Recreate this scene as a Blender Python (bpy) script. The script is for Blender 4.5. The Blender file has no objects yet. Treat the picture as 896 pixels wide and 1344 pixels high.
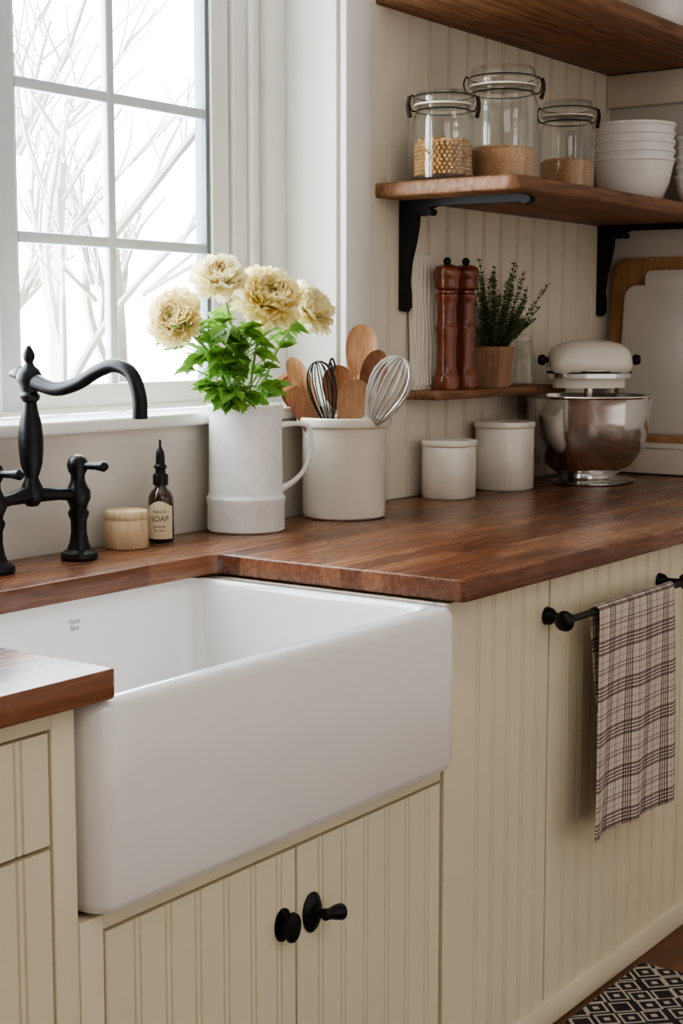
import bpy, bmesh, math, random
from mathutils import Vector, Matrix
random.seed(7)
scene = bpy.context.scene
COL = scene.collection
try:
    scene.view_settings.look = 'AgX - Medium High Contrast'
except Exception:
    pass

# ------------------------------------------------------------------ materials
def lin(c):
    return tuple(((x/255)/12.92 if x/255 <= .04045 else ((x/255+.055)/1.055)**2.4) for x in c) + (1,)

def new_mat(name):
    m = bpy.data.materials.new(name); m.use_nodes = True
    nt = m.node_tree
    return m, nt, nt.nodes['Principled BSDF']

def N(nt, t, **kw):
    n = nt.nodes.new(t)
    for k, v in kw.items(): setattr(n, k, v)
    return n

def mat(name, c, rough=.5, metal=0., c2=None, nscale=8., bump=0., bscale=60., coat=0., stretch=None, spec=None, transl=0, detail=4):
    m, nt, b = new_mat(name)
    b.inputs['Roughness'].default_value = rough
    b.inputs['Metallic'].default_value = metal
    if coat: b.inputs['Coat Weight'].default_value = coat; b.inputs['Coat Roughness'].default_value = .08
    if spec is not None: b.inputs['Specular IOR Level'].default_value = spec
    tc = N(nt, 'ShaderNodeTexCoord'); mp = N(nt, 'ShaderNodeMapping')
    nt.links.new(tc.outputs['Object'], mp.inputs['Vector'])
    if stretch: mp.inputs['Scale'].default_value = stretch
    no = N(nt, 'ShaderNodeTexNoise'); no.inputs['Scale'].default_value = nscale; no.inputs['Detail'].default_value = detail
    nt.links.new(mp.outputs[0], no.inputs['Vector'])
    cr = N(nt, 'ShaderNodeValToRGB')
    a = lin(c); bb = lin(c2) if c2 else tuple(x*.93 for x in a[:3])+(1,)
    cr.color_ramp.elements[0].position = .3; cr.color_ramp.elements[1].position = .7
    cr.color_ramp.elements[0].color = bb; cr.color_ramp.elements[1].color = a
    nt.links.new(no.outputs['Fac'], cr.inputs[0]); nt.links.new(cr.outputs[0], b.inputs['Base Color'])
    if bump:
        n2 = N(nt, 'ShaderNodeTexNoise'); n2.inputs['Scale'].default_value = bscale
        nt.links.new(mp.outputs[0], n2.inputs['Vector'])
        bp = N(nt, 'ShaderNodeBump'); bp.inputs['Strength'].default_value = bump; bp.inputs['Distance'].default_value = .004
        nt.links.new(n2.outputs['Fac'], bp.inputs['Height']); nt.links.new(bp.outputs[0], b.inputs['Normal'])
    if transl:
        out = [n for n in nt.nodes if n.type == 'OUTPUT_MATERIAL'][0]
        tl_ = N(nt, 'ShaderNodeBsdfTranslucent'); nt.links.new(cr.outputs[0], tl_.inputs['Color'])
        ms = N(nt, 'ShaderNodeMixShader'); ms.inputs[0].default_value = transl
        nt.links.new(b.outputs[0], ms.inputs[1]); nt.links.new(tl_.outputs[0], ms.inputs[2]); nt.links.new(ms.outputs[0], out.inputs[0])
    return m

def wood_block(name, dark, mid, light, rough=.3, bw=.45, bh=.045, kb=.42, kn=.8):
    m, nt, b = new_mat(name)
    tc = N(nt, 'ShaderNodeTexCoord')
    br = N(nt, 'ShaderNodeTexBrick')
    br.inputs['Scale'].default_value = 1; br.inputs['Brick Width'].default_value = bw; br.inputs['Row Height'].default_value = bh
    br.inputs['Mortar Size'].default_value = .0007; br.inputs['Mortar Smooth'].default_value = .3
    br.inputs['Color1'].default_value = (0, 0, 0, 1); br.inputs['Color2'].default_value = (1, 1, 1, 1)
    br.inputs['Mortar'].default_value = (-.5, -.5, -.5, 1)
    br.offset = .37
    nt.links.new(tc.outputs['Object'], br.inputs['Vector'])
    mp = N(nt, 'ShaderNodeMapping'); mp.inputs['Scale'].default_value = (2.5, 45, 45)
    nt.links.new(tc.outputs['Object'], mp.inputs['Vector'])
    no = N(nt, 'ShaderNodeTexNoise'); no.inputs['Scale'].default_value = 2; no.inputs['Detail'].default_value = 7; no.inputs['Distortion'].default_value = .6
    nt.links.new(mp.outputs[0], no.inputs['Vector'])
    n2 = N(nt, 'ShaderNodeTexNoise'); n2.inputs['Scale'].default_value = 2.2
    nt.links.new(tc.outputs['Object'], n2.inputs['Vector'])
    ma = N(nt, 'ShaderNodeMath', operation='MULTIPLY_ADD'); ma.inputs[1].default_value = kb
    nt.links.new(br.outputs['Color'], ma.inputs[0])
    m2 = N(nt, 'ShaderNodeMath', operation='MULTIPLY_ADD'); m2.inputs[1].default_value = kn; m2.inputs[2].default_value = .38-kn*.5-kb*.5
    nt.links.new(no.outputs['Fac'], m2.inputs[0]); nt.links.new(m2.outputs[0], ma.inputs[2])
    m3 = N(nt, 'ShaderNodeMath', operation='MULTIPLY_ADD'); m3.inputs[1].default_value = .25
    nt.links.new(n2.outputs['Fac'], m3.inputs[0]); nt.links.new(ma.outputs[0], m3.inputs[2])
    cr = N(nt, 'ShaderNodeValToRGB')
    e = cr.color_ramp.elements; e[0].position = .15; e[0].color = lin(dark); e[1].position = .85; e[1].color = lin(light)
    x = e.new(.5); x.color = lin(mid)
    nt.links.new(m3.outputs[0], cr.inputs[0]); nt.links.new(cr.outputs[0], b.inputs['Base Color'])
    rr = N(nt, 'ShaderNodeMath', operation='MULTIPLY_ADD'); rr.inputs[1].default_value = .18; rr.inputs[2].default_value = rough-.06
    nt.links.new(no.outputs['Fac'], rr.inputs[0]); nt.links.new(rr.outputs[0], b.inputs['Roughness'])
    bp = N(nt, 'ShaderNodeBump'); bp.inputs['Strength'].default_value = .12; bp.inputs['Distance'].default_value = .002
    nt.links.new(no.outputs['Fac'], bp.inputs['Height']); nt.links.new(bp.outputs[0], b.inputs['Normal'])
    return m

def thin_glass(name, tint=(252, 254, 252), base=.05, edge=.6, rough=.03):
    m, nt, b = new_mat(name); nt.nodes.remove(b)
    out = [n for n in nt.nodes if n.type == 'OUTPUT_MATERIAL'][0]
    tr = N(nt, 'ShaderNodeBsdfTransparent'); tr.inputs[0].default_value = lin(tint)
    gl = N(nt, 'ShaderNodeBsdfGlossy'); gl.inputs['Roughness'].default_value = rough
    lw = N(nt, 'ShaderNodeLayerWeight'); lw.inputs[0].default_value = .35
    mr = N(nt, 'ShaderNodeMapRange'); mr.inputs['To Min'].default_value = base; mr.inputs['To Max'].default_value = edge
    nt.links.new(lw.outputs['Facing'], mr.inputs['Value'])
    mx = N(nt, 'ShaderNodeMixShader')
    nt.links.new(mr.outputs[0], mx.inputs[0]); nt.links.new(tr.outputs[0], mx.inputs[1]); nt.links.new(gl.outputs[0], mx.inputs[2])
    nt.links.new(mx.outputs[0], out.inputs[0])
    return m

M_WALL = mat('wall_paint', (219, 213, 205), .6, nscale=3, bump=.05, bscale=150)
M_BEAD = mat('beadboard_paint', (228, 219, 203), .5, nscale=4, bump=.04, bscale=90)
M_CAB = mat('cabinet_paint', (234, 224, 198), .42, nscale=5, bump=.05, bscale=80)
M_WHITE = mat('trim_paint', (243, 242, 238), .4, nscale=4)
M_SASH_BACKLIT = mat('sash_backlit_tone', (205, 211, 216), .4, nscale=4)  # trim seen against the light: backlit shade put into a bluish grey colour
M_SEAL = mat('window_seal', (120, 128, 135), .5)
M_CEIL = mat('ceiling_paint', (235, 232, 226), .7)
M_COUNTER = wood_block('butcher_block', (66, 38, 26), (112, 71, 49), (150, 106, 77), .24, kb=.34, kn=.58)
M_SHELF = mat('oak_shelf', (150, 108, 76), .5, c2=(96, 62, 42), nscale=3, bump=.15, bscale=12, stretch=(2, 26, 26), detail=8)
M_FLOOR = wood_block('floor_wood', (82, 50, 34), (112, 74, 50), (138, 94, 66), .45, bw=1.2, bh=.12, kb=.25)
M_PORC = mat('white_fireclay', (245, 243, 241), .09, nscale=2, coat=.5)
M_BLACK = mat('matte_black_metal', (24, 25, 28), .38, metal=.35, nscale=30, c2=(16, 16, 18), bump=.04, bscale=200)
M_IRON = mat('wrought_iron', (20, 20, 22), .55, metal=.3, bump=.1, bscale=150)
M_AMBER = mat('amber_glass', (62, 30, 12), .08, c2=(36, 17, 8), coat=.6)
M_LABEL = mat('paper_label', (228, 214, 182), .7)
M_INK = mat('ink', (45, 38, 30), .7)
M_LWOOD = mat('light_wood', (220, 198, 164), .55, c2=(198, 172, 136), nscale=4, stretch=(30, 30, 4), bump=.1, bscale=10)
M_SPOON = mat('spoon_wood', (192, 148, 112), .5, c2=(162, 116, 80), nscale=5, stretch=(25, 25, 4))
M_SPOOND = mat('dark_spoon_wood', (150, 98, 68), .5, c2=(118, 74, 48), nscale=5, stretch=(25, 25, 4))
M_CREAM = mat('cream_ceramic', (232, 227, 216), .2, nscale=6, c2=(224, 217, 204), coat=.3)
M_ENAMEL = mat('white_stoneware', (240, 240, 238), .3, c2=(230, 230, 229), nscale=40, bump=.18, bscale=70, coat=.25)
M_MILL = mat('mill_wood', (134, 68, 38), .22, c2=(98, 44, 24), nscale=4, stretch=(20, 20, 5), coat=.5)
M_STEEL = mat('stainless_steel', (222, 221, 219), .13, metal=1., c2=(214, 213, 210), nscale=3)
M_WIRE = mat('steel_wire', (205, 203, 198), .35, metal=.7)
M_DWIRE = mat('dark_wire', (60, 56, 52), .35, metal=.9)
M_GLASS = thin_glass('clear_glass')
M_PANE = thin_glass('window_pane', base=.02, edge=.2, rough=.01)
M_CHICK = mat('chickpeas_tan', (196, 154, 100), .6, c2=(166, 124, 74), nscale=60)
M_GRAIN = mat('grain', (204, 162, 122), .8, c2=(170, 124, 86), nscale=220, bump=.8, bscale=260)
M_BOARD = mat('maple_board', (190, 148, 106), .5, c2=(166, 124, 86), nscale=3, stretch=(20, 20, 2.5))
M_MARBLE = mat('white_marble', (226, 224, 218), .35, c2=(206, 203, 196), nscale=4, detail=8)
M_PETAL = mat('peony_petal', (255, 247, 206), .6, c2=(255, 240, 180), nscale=18, transl=.45)
M_PETALC = mat('peony_petal_pale', (255, 250, 224), .6, c2=(255, 244, 196), nscale=18, transl=.45)
M_LEAF = mat('leaf_green', (134, 176, 76), .5, c2=(88, 136, 52), nscale=14, transl=.35)
M_STEM = mat('stem_green', (138, 172, 92), .5)
M_HERB = mat('herb_green', (116, 138, 88), .6, c2=(84, 108, 64), nscale=20, transl=.25)
M_POT = mat('wood_planter', (176, 142, 114), .7, c2=(148, 112, 88), nscale=4, stretch=(25, 25, 4), bump=.2, bscale=15)
M_TREE = mat('overexposed_bark', (230, 226, 223), .9, c2=(210, 204, 201), nscale=6)  # bark colour paled to imitate the overexposed daylight outside

# ------------------------------------------------------------------ mesh helpers
def finish(name, verts, faces, m, smooth=True, angle=40, parent=None, mats=None, fmat=None):
    me = bpy.data.meshes.new(name); me.from_pydata(verts, [], faces); me.update()
    bm = bmesh.new(); bm.from_mesh(me); bmesh.ops.recalc_face_normals(bm, faces=bm.faces); bm.to_mesh(me); bm.free()
    for mm in (mats or [m]): me.materials.append(mm)
    if fmat:
        for p, i in zip(me.polygons, fmat): p.material_index = i
    if smooth:
        me.polygons.foreach_set('use_smooth', [True]*len(me.polygons))
        me.set_sharp_from_angle(angle=math.radians(angle))
    ob = bpy.data.objects.new(name, me); COL.objects.link(ob)
    if parent: ob.parent = parent
    return ob

def group(name, loc=(0, 0, 0)):
    e = bpy.data.objects.new(name, None); e.empty_display_size = .05
    e.location = loc; COL.objects.link(e)
    return e

def box(name, x0, x1, y0, y1, z0, z1, m, bev=.002, parent=None, seg=2):
    bm = bmesh.new(); bmesh.ops.create_cube(bm, size=1)
    for v in bm.verts:
        v.co = Vector(((x0+x1)/2+v.co.x*(x1-x0), (y0+y1)/2+v.co.y*(y1-y0), (z0+z1)/2+v.co.z*(z1-z0)))
    if bev: bmesh.ops.bevel(bm, geom=bm.edges[:], offset=bev, segments=seg, affect='EDGES', profile=.5)
    me = bpy.data.meshes.new(name); bm.to_mesh(me); bm.free(); me.materials.append(m)
    if bev:
        me.polygons.foreach_set('use_smooth', [True]*len(me.polygons)); me.set_sharp_from_angle(angle=math.radians(50))
    ob = bpy.data.objects.new(name, me); COL.objects.link(ob)
    if parent: ob.parent = parent
    return ob

def lathe(name, prof, m, loc=(0, 0, 0), seg=48, parent=None, angle=35, sx=1, sy=1):
    verts = []; faces = []
    for r, z in prof:
        for i in range(seg):
            a = 2*math.pi*i/seg
            verts.append((loc[0]+r*math.cos(a)*sx, loc[1]+r*math.sin(a)*sy, loc[2]+z))
    for j in range(len(prof)-1):
        for i in range(seg):
            k = (i+1) % seg
            faces.append((j*seg+i, j*seg+k, (j+1)*seg+k, (j+1)*seg+i))
    if prof[0][0] > 1e-5: faces.append(tuple(range(seg))[::-1])
    if prof[-1][0] > 1e-5: faces.append(tuple((len(prof)-1)*seg+i for i in range(seg)))
    ob = finish(name, verts, faces, m, angle=angle, parent=parent)
    bm = bmesh.new(); bm.from_mesh(ob.data); bmesh.ops.remove_doubles(bm, verts=bm.verts, dist=1e-6)
    bmesh.ops.recalc_face_normals(bm, faces=bm.faces); bm.to_mesh(ob.data); bm.free()
    ob.data.set_sharp_from_angle(angle=math.radians(angle))
    return ob

def crom(pts, n=8):
    P = [Vector(p) for p in pts]; P = [P[0]*2-P[1]]+P+[P[-1]*2-P[-2]]
    out = []
    for i in range(1, len(P)-2):
        for k in range(n):
            t = k/n
            out.append(.5*((2*P[i])+(-P[i-1]+P[i+1])*t+(2*P[i-1]-5*P[i]+4*P[i+1]-P[i+2])*t*t+(-P[i-1]+3*P[i]-3*P[i+1]+P[i+2])*t**3))
    out.append(P[-2]); return out

def tube_geo(pts, r, n=10, smooth=True, sub=8):
    if smooth and len(pts) > 2:
        L = len(pts); path = crom(pts, sub)
        rr = []
        for i in range(len(path)):
            if isinstance(r, (list, tuple)):
                x = i/(len(path)-1)*(L-1); k = min(int(x), L-2); rr.append(r[k]+(r[k+1]-r[k])*(x-k))
            else: rr.append(r)
    else:
        path = [Vector(p) for p in pts]; rr = list(r) if isinstance(r, (list, tuple)) else [r]*len(path)
    verts = []; faces = []
    t0 = (path[1]-path[0]).normalized()
    u = t0.orthogonal().normalized()
    for i, p in enumerate(path):
        t = (path[min(i+1, len(path)-1)]-path[max(i-1, 0)])
        t = t.normalized() if t.length > 1e-9 else t0
        u = (u-t*u.dot(t)).normalized(); w = t.cross(u)
        for k in range(n):
            a = 2*math.pi*k/n
            verts.append(tuple(p+(u*math.cos(a)+w*math.sin(a))*rr[i]))
    for i in range(len(path)-1):
        for k in range(n):
            k2 = (k+1) % n
            faces.append((i*n+k, i*n+k2, (i+1)*n+k2, (i+1)*n+k))
    faces.append(tuple(range(n))[::-1]); faces.append(tuple((len(path)-1)*n+k for k in range(n)))
    return verts, faces

def tube(name, pts, r, m, parent=None, n=12, smooth=True, sub=8):
    v, f = tube_geo(pts, r, n, smooth, sub)
    return finish(name, v, f, m, parent=parent, angle=50)

def multi(name, geos, m, parent=None, angle=50):
    V = []; Fc = []
    for v, f in geos:
        o = len(V); V += v; Fc += [tuple(i+o for i in q) for q in f]
    return finish(name, V, Fc, m, parent=parent, angle=angle)

def rr_ring(x0, x1, y0, y1, r, z, n=6):
    pts = []
    for cx, cy, a0 in ((x1-r, y1-r, 0), (x0+r, y1-r, 90), (x0+r, y0+r, 180), (x1-r, y0+r, 270)):
        for i in range(n+1):
            a = math.radians(a0+90*i/n); pts.append((cx+r*math.cos(a), cy+r*math.sin(a), z))
    return pts

def rrloft(name, rings, m, parent=None, n=6, cap0=True, cap1=True, angle=40, rot=None):
    verts = []; faces = []
    for rg in rings: verts += rr_ring(*rg, n=n)
    k = 4*(n+1)
    for j in range(len(rings)-1):
        for i in range(k):
            i2 = (i+1) % k
            faces.append((j*k+i, j*k+i2, (j+1)*k+i2, (j+1)*k+i))
    if cap0: faces.append(tuple(range(k))[::-1])
    if cap1: faces.append(tuple((len(rings)-1)*k+i for i in range(k)))
    if rot:
        c, ang = rot; ca, sa = math.cos(ang), math.sin(ang)
        verts = [(c[0]+(x-c[0])*ca-(y-c[1])*sa, c[1]+(x-c[0])*sa+(y-c[1])*ca, z) for x, y, z in verts]
    return finish(name, verts, faces, m, parent=parent, angle=angle)

def prism(name, poly, f0, f1, m, parent=None, smooth=False, angle=30):
    """poly in 2D; f0/f1 map 2D -> 3D for both ends"""
    n = len(poly); verts = [f0(*p) for p in poly]+[f1(*p) for p in poly]
    faces = [(i, (i+1) % n, n+(i+1) % n, n+i) for i in range(n)]+[tuple(range(n))[::-1], tuple(range(n, 2*n))]
    return finish(name, verts, faces, m, parent=parent, smooth=smooth, angle=angle)

def bead_panel(name, x0, x1, z0, z1, yf, th, m, parent=None, sp=.055, first=None, double=True, gw=.0042, gd=.0045):
    """vertical tongue-and-groove board, face at y=yf looking to -y"""
    pr = [(x0, yf+th), (x0, yf+.002), (x0+.002, yf)]
    x = x0+(first if first is not None else sp)
    while x < x1-.014:
        pr += [(x-gw/2, yf), (x, yf+gd), (x+gw/2, yf)]
        if double:
            b = .0105
            pr += [(x+b-gw/2, yf), (x+b, yf+gd), (x+b+gw/2, yf)]
        x += sp
    pr += [(x1-.002, yf), (x1, yf+.002), (x1, yf+th)]
    return prism(name, pr, lambda a, b: (a, b, z0), lambda a, b: (a, b, z1), m, parent)

# ------------------------------------------------------------------ room shell
XR = 2.09
def wall(name, *a): return box(name, *a, M_WALL, bev=0)
wb = group('wall_back')
for i, a in enumerate([(-3.2, -.95, 0, .24, 0, 2.6), (.75, XR+.1, 0, .24, 0, 2.6), (-.95, .75, 0, .24, 0, 1.125), (-.95, .75, 0, .24, 2.3, 2.6)]):
    o = wall('section_%d' % i, *a); o.parent = wb
bead_panel('beadboard', .85, XR-.001, .912, 2.6, -.012, .0119, M_BEAD, parent=wb, sp=.088, first=.075, gw=.006, gd=.007)
wall('wall_right', XR, XR+.1, -4.2, 0, 0, 2.6)
wall('wall_left', -3.3, -3.2, -4.2, .24, 0, 2.6)
box('floor', -3.3, XR+.1, -4.2, .24, -.06, 0, M_FLOOR, bev=0)
box('ceiling', -3.3, XR+.1, -4.2, .24, 2.6, 2.66, M_CEIL, bev=0)
box('trim_1', .752, .85, -.018, 0, 1.10, 2.6, M_WHITE, bev=.003)          # window side casing
box('trim_2', -.95, .752, -.022, .15, 1.125, 1.15, M_WHITE, bev=.005)     # sill
box('trim_3', XR-.03, XR, -.40, -.013, 1.965, 2.058, M_BEAD, bev=.002)    # cleat under the upper shelf
box('trim_4', .742, .7495, .003, .146, 1.151, 2.295, M_WHITE, bev=.001)   # painted window reveal

# ------------------------------------------------------------------ window
w = group('window_1')
def wbx(n, *a, m=M_WHITE, bev=.003): return box(n, *a, m, bev=bev, parent=w)
wbx('frame_outer', .668, .75, .146, .24, 1.15, 2.3)
wbx('frame_mid', .632, .665, .160, .24, 1.15, 2.3)
wbx('frame_bead', .615, .632, .142, .24, 1.15, 2.3)
wbx('frame_inner', .565, .611, .154, .24, 1.15, 2.3)
wbx('frame_stop', .555, .561, .168, .24, 1.15, 2.3, m=M_SEAL)
wbx('sash_stile_r', .497, .555, .160, .20, 1.16, 2.3)
wbx('seal_r', .484, .497, .166, .198, 1.2, 2.24, m=M_SEAL, bev=.001)
wbx('sash_stile_l', -.125, -.068, .160, .20, 1.16, 2.3, m=M_SASH_BACKLIT)
wbx('seal_l', -.068, -.061, .166, .198, 1.2, 2.24, m=M_SEAL, bev=.001)
wbx('rail_bottom', -.068, .497, .160, .20, 1.16, 1.208)
wbx('rail_top', -.068, .497, .160, .20, 2.24, 2.3)
wbx('muntin_v', .187, .209, .170, .188, 1.2, 2.24, m=M_SASH_BACKLIT)
for i, z in enumerate((1.494, 1.784, 2.074)): wbx('muntin_h%d' % i, -.068, .497, .171, .187, z-.011, z+.011, m=M_SASH_BACKLIT)
wbx('mullion', -.21, -.127, .146, .24, 1.15, 2.3)
wbx('apron', -.95, .55, .152, .24, 1.15, 1.162)
wbx('pane', -.065, .49, .178, .181, 1.2, 2.24, m=M_PANE, bev=0)
# second sash, left
wbx('left_rail_bottom', -.88, -.21, .160, .20, 1.16, 1.205)
wbx('left_stile', -.95, -.88, .150, .20, 1.16, 2.3)
wbx('left_muntin_v', -.56, -.536, .168, .19, 1.2, 2.24, m=M_SASH_BACKLIT)
for i, z in enumerate((1.494, 1.784, 2.074)): wbx('left_muntin_h%d' % i, -.88, -.21, .169, .189, z-.010, z+.010, m=M_SASH_BACKLIT)
wbx('left_rail_top', -.88, -.21, .160, .20, 2.24, 2.3)

# ------------------------------------------------------------------ base cabinets
cabR = group('base_cabinet'); cabL = group('base_cabinet'); cabS = group('sink_base_cabinet')
YF = -.755
box('carcass', .012, XR-.002, -.730, -.002, .10, .868, M_CAB, bev=0, parent=cabR)
box('carcass', -2.6, -.824, -.730, -.002, .10, .868, M_CAB, bev=0, parent=cabL)
box('carcass', -.822, -.002, -.730, -.002, .10, .585, M_CAB, bev=0, parent=cabS)
box('stile', -.862, -.824, YF, -.730, .10, .868, M_CAB, bev=.002, parent=cabL)
box('stile', -.822, -.782, YF, -.730, .10, .594, M_CAB, bev=.002, parent=cabS)
box('rail', -.782, -.002, YF, -.730, .574, .594, M_CAB, bev=.002, parent=cabS)
box('drawer_rail', -2.6, -.862, YF, -.730, .845, .868, M_CAB, bev=.002, parent=cabL)
bead_panel('door_1', -.778, -.3935, .085, .570, YF, .02, M_CAB, parent=cabS, sp=.058, first=.05)
bead_panel('door_2', -.3885, -.003, .085, .570, YF, .02, M_CAB, parent=cabS, sp=.058, first=.05)
bead_panel('end_panel', .010, .366, .055, .868, YF, .02, M_CAB, parent=cabR, sp=.052, first=.099)
bead_panel('door_1', .373, .97, .055, .862, YF, .02, M_CAB, parent=cabR, sp=.058, first=.06)
bead_panel('door_2', .976, 1.57, .055, .862, YF, .02, M_CAB, parent=cabR, sp=.058, first=.06)
bead_panel('door_3', 1.576, XR-.003, .055, .862, YF, .02, M_CAB, parent=cabR, sp=.058, first=.06)
box('plinth', .004, XR-.002, -.762, -.70, .001, .054, M_CAB, bev=.002, parent=cabR)
box('plinth', -.822, .002, -.746, -.70, .001, .085, M_CAB, bev=.002, parent=cabS)
box('plinth', -2.6, -.824, -.746, -.70, .001, .085, M_CAB, bev=.002, parent=cabL)
bead_panel('drawer_front', -1.30, -.866, .706, .842, YF, .02, M_CAB, parent=cabL, sp=.06, first=.02)
bead_panel('door_1', -1.30, -.866, .085, .700, YF, .02, M_CAB, parent=cabL, sp=.06, first=.02)
bead_panel('drawer_front_2', -1.75, -1.305, .706, .842, YF, .02, M_CAB, parent=cabL, sp=.06)
bead_panel('door_2', -1.75, -1.305, .085, .700, YF, .02, M_CAB, parent=cabL, sp=.06)

def knob(x, z, par, k_=1.):
    prof = [(.0, 0), (.019, 0), (.019, .003), (.012, .006), (.0075, .010), (.007, .018), (.013, .023), (.0175, .029), (.0165, .036), (.009, .040), (.0, .041)]
    k = lathe('door_knob', [(r, z_*k_) for r, z_ in prof], M_BLACK, seg=32, parent=par)
    k.rotation_euler = (math.radians(90), 0, 0); k.location = (x, YF, z); k.scale = (1, 1.3, 1)
knob(-.425, .464, cabS, .6); knob(-.992, .765, cabL)
# latch-style pull: round back plate, stem and a bulb turned to the right
def pull(x, z, par):
    k = lathe('door_pull_plate', [(0, 0), (.021, 0), (.022, .003), (.018, .007), (.010, .010), (0, .011)], M_BLACK, seg=32, parent=par)
    k.rotation_euler = (math.radians(90), 0, 0); k.location = (x, YF, z); k.scale = (1, 1.4, 1)
    tube('door_pull_stem', [(x, YF-.006, z+.002), (x, YF-.020, z+.002), (x+.004, YF-.030, z+.002)], [.010, .007, .008], M_BLACK, parent=par)
    tube('door_pull_bulb', [(x-.012, YF-.030, z+.006), (x-.008, YF-.031, z+.005), (x+.004, YF-.032, z+.003), (x+.018, YF-.033, z+.001), (x+.028, YF-.034, z-.001), (x+.033, YF-.034, z-.002)], [.003, .009, .0085, .0115, .0125, .005], M_BLACK, parent=par, n=18)
pull(-.357, .462, cabS)

# ------------------------------------------------------------------ countertop
ct = group('butcher_block_countertop')
ZT, ZB = .91, .873
def slab(name, poly, r=.004):
    me = bpy.data.meshes.new(name); bm = bmesh.new()
    vs = [bm.verts.new((x, y, ZB)) for x, y in poly]
    f = bm.faces.new(vs)
    ex = bmesh.ops.extrude_face_region(bm, geom=[f])
    for v in ex['geom']:
        if isinstance(v, bmesh.types.BMVert): v.co.z = ZT
    bmesh.ops.recalc_face_normals(bm, faces=bm.faces)
    ed = [e for e in bm.edges if abs(e.verts[0].co.z-e.verts[1].co.z) < 1e-6]
    bmesh.ops.bevel(bm, geom=ed, offset=r, segments=3, affect='EDGES', profile=.5)
    bm.to_mesh(me); bm.free(); me.materials.append(M_COUNTER)
    me.polygons.foreach_set('use_smooth', [True]*len(me.polygons)); me.set_sharp_from_angle(angle=math.radians(50))
    o = bpy.data.objects.new(name, me); COL.objects.link(o); o.parent = ct
def arc(cx, cy, r, a0, a1, n=6):
    return [(cx+r*math.cos(math.radians(a0+(a1-a0)*i/n)), cy+r*math.sin(math.radians(a0+(a1-a0)*i/n))) for i in range(n+1)]
yf = -.79
poly = [(XR-.002, -.0135), (XR-.002, yf)]
poly += arc(.012+.012, yf+.012, .012, 270, 180, 5)
poly += arc(.012-.03, -.26-.03, .03, 0, 90, 6)
poly += arc(-.784+.03, -.26-.03, .03, 90, 180, 6)
poly += arc(-.784-.012, yf+.012, .012, 0, -90, 5)
poly += [(-2.6, yf), (-2.6, -.0135)]
slab('top', poly)

# ------------------------------------------------------------------ farmhouse sink
sk = group('farmhouse_sink')
X0, X1, Y0, Y1 = -.814, .006, -.787, -.20
def rg(dx, z, r, t=0): return (X0+dx, X1-dx, Y0+dx, Y1-dx, r, z)
rings = [rg(.05, .597, .02), rg(.018, .597, .03), rg(.006, .603, .034), rg(0, .617, .036), rg(-.0, .74, .036), rg(0, .852, .036), rg(.003, .862, .034), rg(.010, .869, .03), rg(.034, .869, .03)]
def ri(d, z, r): return (X0+.036+d, X1-.036-d, Y0+.040+d, Y1-.03-d, r, z)
rings += [ri(0, .867, .03), ri(.004, .859, .03), ri(.006, .84, .034), ri(.012, .69, .04), ri(.018, .668, .045), ri(.04, .655, .045), ri(.12, .650, .05), ri(.22, .647, .03)]
rrloft('basin', rings, M_PORC, parent=sk, n=10, angle=60)
lathe('drain', [(0, 0), (.045, 0), (.045, .003), (.036, .004), (.034, .001), (0, .001)], M_STEEL, loc=(-.4, -.49, .6475), parent=sk)

def text_mesh(name, body, size, m, parent=None, wrap=None, M=None):
    cu = bpy.data.curves.new(name, 'FONT'); cu.body = body; cu.size = size; cu.align_x = 'CENTER'; cu.extrude = .0001
    o = bpy.data.objects.new(name, cu); COL.objects.link(o)
    bpy.context.view_layer.update()
    dg = bpy.context.evaluated_depsgraph_get()
    me = bpy.data.meshes.new_from_object(o.evaluated_get(dg)); bpy.data.objects.remove(o)
    for v in me.vertices:
        if wrap: v.co = wrap(v.co)
        if M: v.co = M @ v.co
    me.materials.clear(); me.materials.append(m)
    ob = bpy.data.objects.new(name, me); COL.objects.link(ob)
    if parent: ob.parent = parent
    return ob
text_mesh('maker_mark', 'Farm\nSink', .012, M_SEAL, parent=sk, M=Matrix.Translation((-.325, -.2395, .830)) @ Matrix.Rotation(math.radians(90), 4, 'X'))

# ------------------------------------------------------------------ bridge faucet
fa = group('bridge_faucet')
FX, FY = -.285, -.10
def leg(x, nm):
    lathe(nm, [(0, 0), (.032, 0), (.034, .004), (.032, .012), (.022, .018), (.017, .03), (.014, .05), (.0145, .07), (.018, .078), (.019, .084), (.015, .09), (.017, .098), (.022, .108), (.022, .122), (.017, .130), (.013, .14), (.0125, .15), (.017, .158), (.019, .168), (.016, .178), (.010, .184), (0, .187)], M_BLACK, loc=(x, FY-.012, .911), parent=fa)
    d = Vector((.12, -1, .02)).normalized(); b = Vector((x, FY-.012, 1.077))
    tube(nm+'_lever', [b-d*.02, b, b+d*.02, b+d*.04, b+d*.058, b+d*.066], [.004, .009, .006, .0062, .0095, .004], M_BLACK, parent=fa)
leg(-.188, 'hot_leg'); leg(-.382, 'cold_leg')
tube('bridge', [(-.382, FY-.012, 1.026), (-.34, FY-.006, 1.03), (-.285, FY, 1.034), (-.23, FY-.006, 1.03), (-.188, FY-.012, 1.026)], [.012, .0105, .016, .0105, .012], M_BLACK, parent=fa)
lathe('spout_post', [(0, 0), (.010, .002), (.017, .012), (.020, .024), (.018, .036), (.013, .046), (.0115, .052), (.014, .058), (.019, .075), (.0215, .10), (.0215, .12), (.019, .145), (.014, .165), (.0115, .18), (.017, .186), (.018, .192), (.014, .198), (.016, .206), (.021, .216), (.022, .226), (.017, .236), (.010, .242), (.007, .248), (.010, .254), (.0105, .262), (.007, .270), (.003, .276), (0, .277)], M_BLACK, loc=(FX, FY, 1.012), parent=fa)
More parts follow.
